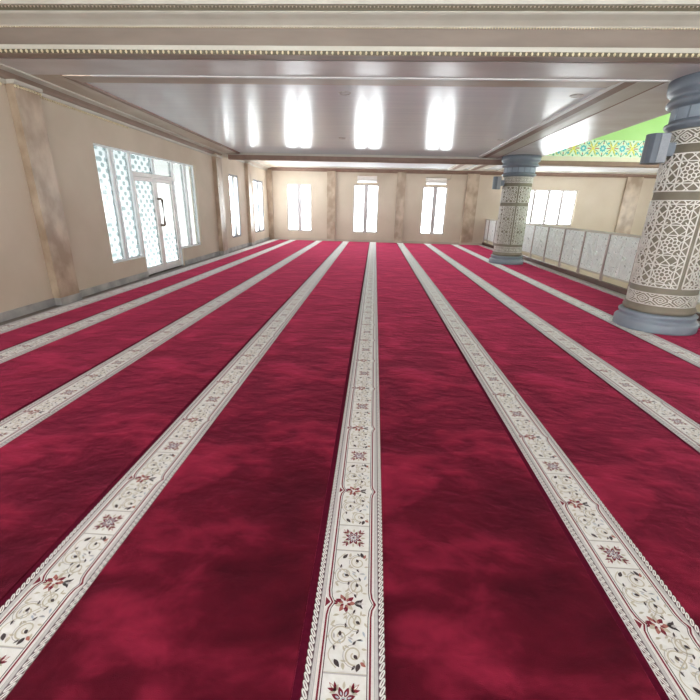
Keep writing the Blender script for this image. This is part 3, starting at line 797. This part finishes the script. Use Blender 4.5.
while x < DX1 - .3:
    if x > DX0:
        star(x, zc, .115, .075, 8, 1, 2); star(x, zc, .045, .03, 8, 0, 3)
        for s in (-1, 1):
            fline((x + s*.12, zc), (x + s*.21, zc), .028, 4, 2)
            fline((x, zc + s*.12), (x, zc + s*.20), .026, 4, 2)
            star(x + s*.15, zc + .14, .05, .028, 4, 1, 2); star(x + s*.15, zc - .14, .05, .028, 4, 1, 2)
            star(x, z0 + .03 if s < 0 else z1 - .03, .045, .02, 4, 2, 2)
            fline((x + s*.05, zc + .2), (x + s*.12, zc + .1), .018, 2, 2); fline((x + s*.05, zc - .2), (x + s*.12, zc - .1), .018, 2, 2)
    xm = x + P_/2
    if xm > DX0 + .1 and xm < DX1 - .3:
        for sx in (-1, 1):
            for sz in (-1, 1):
                fline((xm, zc), (xm + sx*.15, zc + sz*.20), .034, 3, 1); fline((xm + sx*.03, zc + sz*.08), (xm + sx*.11, zc + sz*.2), .016, 5, 2)
                fline((xm + sx*.05, zc + sz*.03), (xm + sx*.16, zc + sz*.09), .02, 5, 2)
            fline((xm + sx*.05, zc), (xm + sx*.13, zc), .022, 4, 3)
        star(xm, zc, .06, .035, 8, 3, 3); star(xm, z0 + .035, .04, .02, 4, 2, 2); star(xm, z1 - .035, .04, .02, 4, 2, 2)
    x += P_
struct(fz.build('frieze', [M[k] for k in ('f_base', 'f_cyan', 'f_teal', 'f_yellow', 'f_red', 'f_olive')], recalc=False), 'painted geometric frieze below the green drum wall')

# recessed ceiling lights
proto = None
for (x, y, lb) in ((3.0, 7.3, 'round recessed ceiling light near the front beam at right'),
                   (-.55, 7.3, 'round recessed ceiling light near the front beam at centre'),
                   (2.98, 11.2, 'round recessed ceiling light toward the far column'),
                   (-.9, 11.3, 'round recessed ceiling light midway along the central panel')):
    if proto is None:
        proto = empty('ceiling_light')
        r = MB(); r.lathe([(.075, .002), (.078, -.006), (.085, -.009), (.098, -.006), (.10, .002)], n=32); r.build('rim', M['lamp_rim'], proto)
        r = MB(); r.lathe([(.0005, -.003), (.04, -.002), (.077, .001)], n=32); r.build('lens', M['lamp_lens'], proto)
        o = proto
    else: o = copy_tree(proto)
    o.location = (x, y, ZP - .001 - FALL*(y - 6.43)); o.rotation_euler.x = -FALL; tag(o, lb, 'ceiling light', 'recessed ceiling lights')

# air conditioners over the far windows
def make_ac(wd, label):
    root = tag(empty('air_conditioner'), label, 'air conditioner', 'air conditioners on the end wall')
    h = wd/2
    b = MB().prism([(0, 0), (0, .29), (-.15, .29), (-.195, .26), (-.205, .16), (-.19, .09), (-.12, .02), (-.06, 0)], -h, h, 'x')
    b.build('body', M['ac_white'], root, bevel=.01)
    MB().box(-h + .06, h - .06, 0, .0005, .03, .26).build('wall_mount', M['ac_white'], root)
    MB().prism([(-.205, .085), (-.13, .012), (-.125, .02), (-.20, .092)], -h + .04, h - .04, 'x').build('louver', M['white_paint'], root)
    MB().box(-h + .03, h - .03, -.206, -.19, .098, .104).build('air_slot', M['ac_dark'], root)
    return root
a1 = make_ac(.92, 'white air conditioner above the middle end-wall window'); a1.location = (-.43, YF - .001, 2.70)
a2 = make_ac(.95, 'white air conditioner above the right-hand tall end-wall window'); a2.location = (2.78, YF - .001, 2.68)
pp = MB(); pp.tube([(.48, -.05, .22), (.6, -.05, .24), (.66, -.05, .3), (.66, -.05, .43)], .03, 8)
pp.build('pipe_cover', M['trim_beige'], a2)

# ------------------------------------------------------------------ light
wd = bpy.data.worlds.new('World'); bpy.context.scene.world = wd; wd.use_nodes = True
WN = wd.node_tree.nodes; WL = wd.node_tree.links
bg = WN['Background']; bg.inputs[1].default_value = W_STR
tcw = WN.new('ShaderNodeTexCoord'); sx = WN.new('ShaderNodeSeparateXYZ'); WL.new(tcw.outputs['Generated'], sx.inputs[0])
rw = WN.new('ShaderNodeValToRGB')                    # pale overcast sky above, assumed ground below, brightened to lift the ceiling
rw.color_ramp.elements[0].position = .42; rw.color_ramp.elements[1].position = .60
rw.color_ramp.elements[0].color = (2.0, 2.05, 2.08, 1); rw.color_ramp.elements[1].color = (.62, .645, .665, 1)
mw_ = WN.new('ShaderNodeMath'); mw_.operation = 'MULTIPLY_ADD'; mw_.inputs[1].default_value = .5; mw_.inputs[2].default_value = .5
WL.new(sx.outputs[2], mw_.inputs[0]); WL.new(mw_.outputs[0], rw.inputs[0]); 
def wmath(op, a, b=None, c=None):
    n = WN.new('ShaderNodeMath'); n.operation = op
    for k, q in enumerate((a, b, c)):
        if q is None: continue
        if isinstance(q, (int, float)): n.inputs[k].default_value = q
        else: WL.new(q, n.inputs[k])
    return n.outputs[0]
# a belt of added dimming beyond the end wall, to shorten ceiling window reflections
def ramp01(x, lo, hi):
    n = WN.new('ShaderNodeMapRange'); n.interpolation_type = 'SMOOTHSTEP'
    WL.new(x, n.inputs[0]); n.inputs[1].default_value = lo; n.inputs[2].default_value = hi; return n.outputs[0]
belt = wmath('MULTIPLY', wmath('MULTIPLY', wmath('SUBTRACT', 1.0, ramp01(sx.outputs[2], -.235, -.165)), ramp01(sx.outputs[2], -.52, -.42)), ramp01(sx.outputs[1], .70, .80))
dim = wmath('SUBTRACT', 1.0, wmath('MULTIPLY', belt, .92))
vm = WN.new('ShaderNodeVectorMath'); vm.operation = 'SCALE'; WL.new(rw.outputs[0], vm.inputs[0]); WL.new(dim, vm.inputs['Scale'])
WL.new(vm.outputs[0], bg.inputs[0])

def portal(loc, rot, sx, sy):
    l = bpy.data.lights.new('daylight_portal', 'AREA'); l.shape = 'RECTANGLE'; l.size = sx; l.size_y = sy
    l.cycles.is_portal = True
    o = bpy.data.objects.new('daylight_portal', l); o.location = loc; o.rotation_euler = rot; C.objects.link(o)
for h in far_win: portal(((h[0]+h[1])/2, YF + .2, (h[2]+h[3])/2), (-PI/2, 0, 0), h[1]-h[0], h[3]-h[2])
for h in left_win + [(7.93, 12.36, .0, 2.63)]: portal((XL - .2, (h[0]+h[1])/2, (h[2]+h[3])/2), (0, -PI/2, 0), h[3]-h[2], h[1]-h[0])
for h in right_win: portal((XR + .2, (h[0]+h[1])/2, (h[2]+h[3])/2), (0, PI/2, 0), h[3]-h[2], h[1]-h[0])
for h in back_win: portal(((h[0]+h[1])/2, YB - .2, (h[2]+h[3])/2), (PI/2, 0, 0), h[1]-h[0], h[3]-h[2])
portal((9.05, 10.25, DZ + .2), (0, 0, 0), 3.14, 3.14)

# ------------------------------------------------------------------ camera
cam = bpy.data.cameras.new('camera'); co = bpy.data.objects.new('camera', cam); C.objects.link(co)
F, PT, YW, RL, H = 403.674, .341853, .0506241, .0245647, 1.63535
cam.sensor_width = 36; cam.lens = F/700*36; cam.clip_start = .02
fw = Vector((-math.sin(YW)*math.cos(PT), math.cos(YW)*math.cos(PT), -math.sin(PT)))
rt = Vector((math.cos(YW), math.sin(YW), 0)); up = rt.cross(fw)
r2 = math.cos(RL)*rt + math.sin(RL)*up; u2 = -math.sin(RL)*rt + math.cos(RL)*up
mw = Matrix.Identity(4)
for i in range(3): mw[i][0] = r2[i]; mw[i][1] = u2[i]; mw[i][2] = -fw[i]
mw.translation = (0, 0, H); co.matrix_world = mw
sc = bpy.context.scene; sc.camera = co
sc.view_settings.view_transform = 'Standard'; sc.view_settings.look = 'None'; sc.view_settings.gamma = 1
sc.view_settings.exposure = .98
sc.cycles.use_denoising = True
sc.cycles.max_bounces = 16; sc.cycles.diffuse_bounces = 12; sc.cycles.transparent_max_bounces = 12
sc.cycles.sample_clamp_indirect = 20
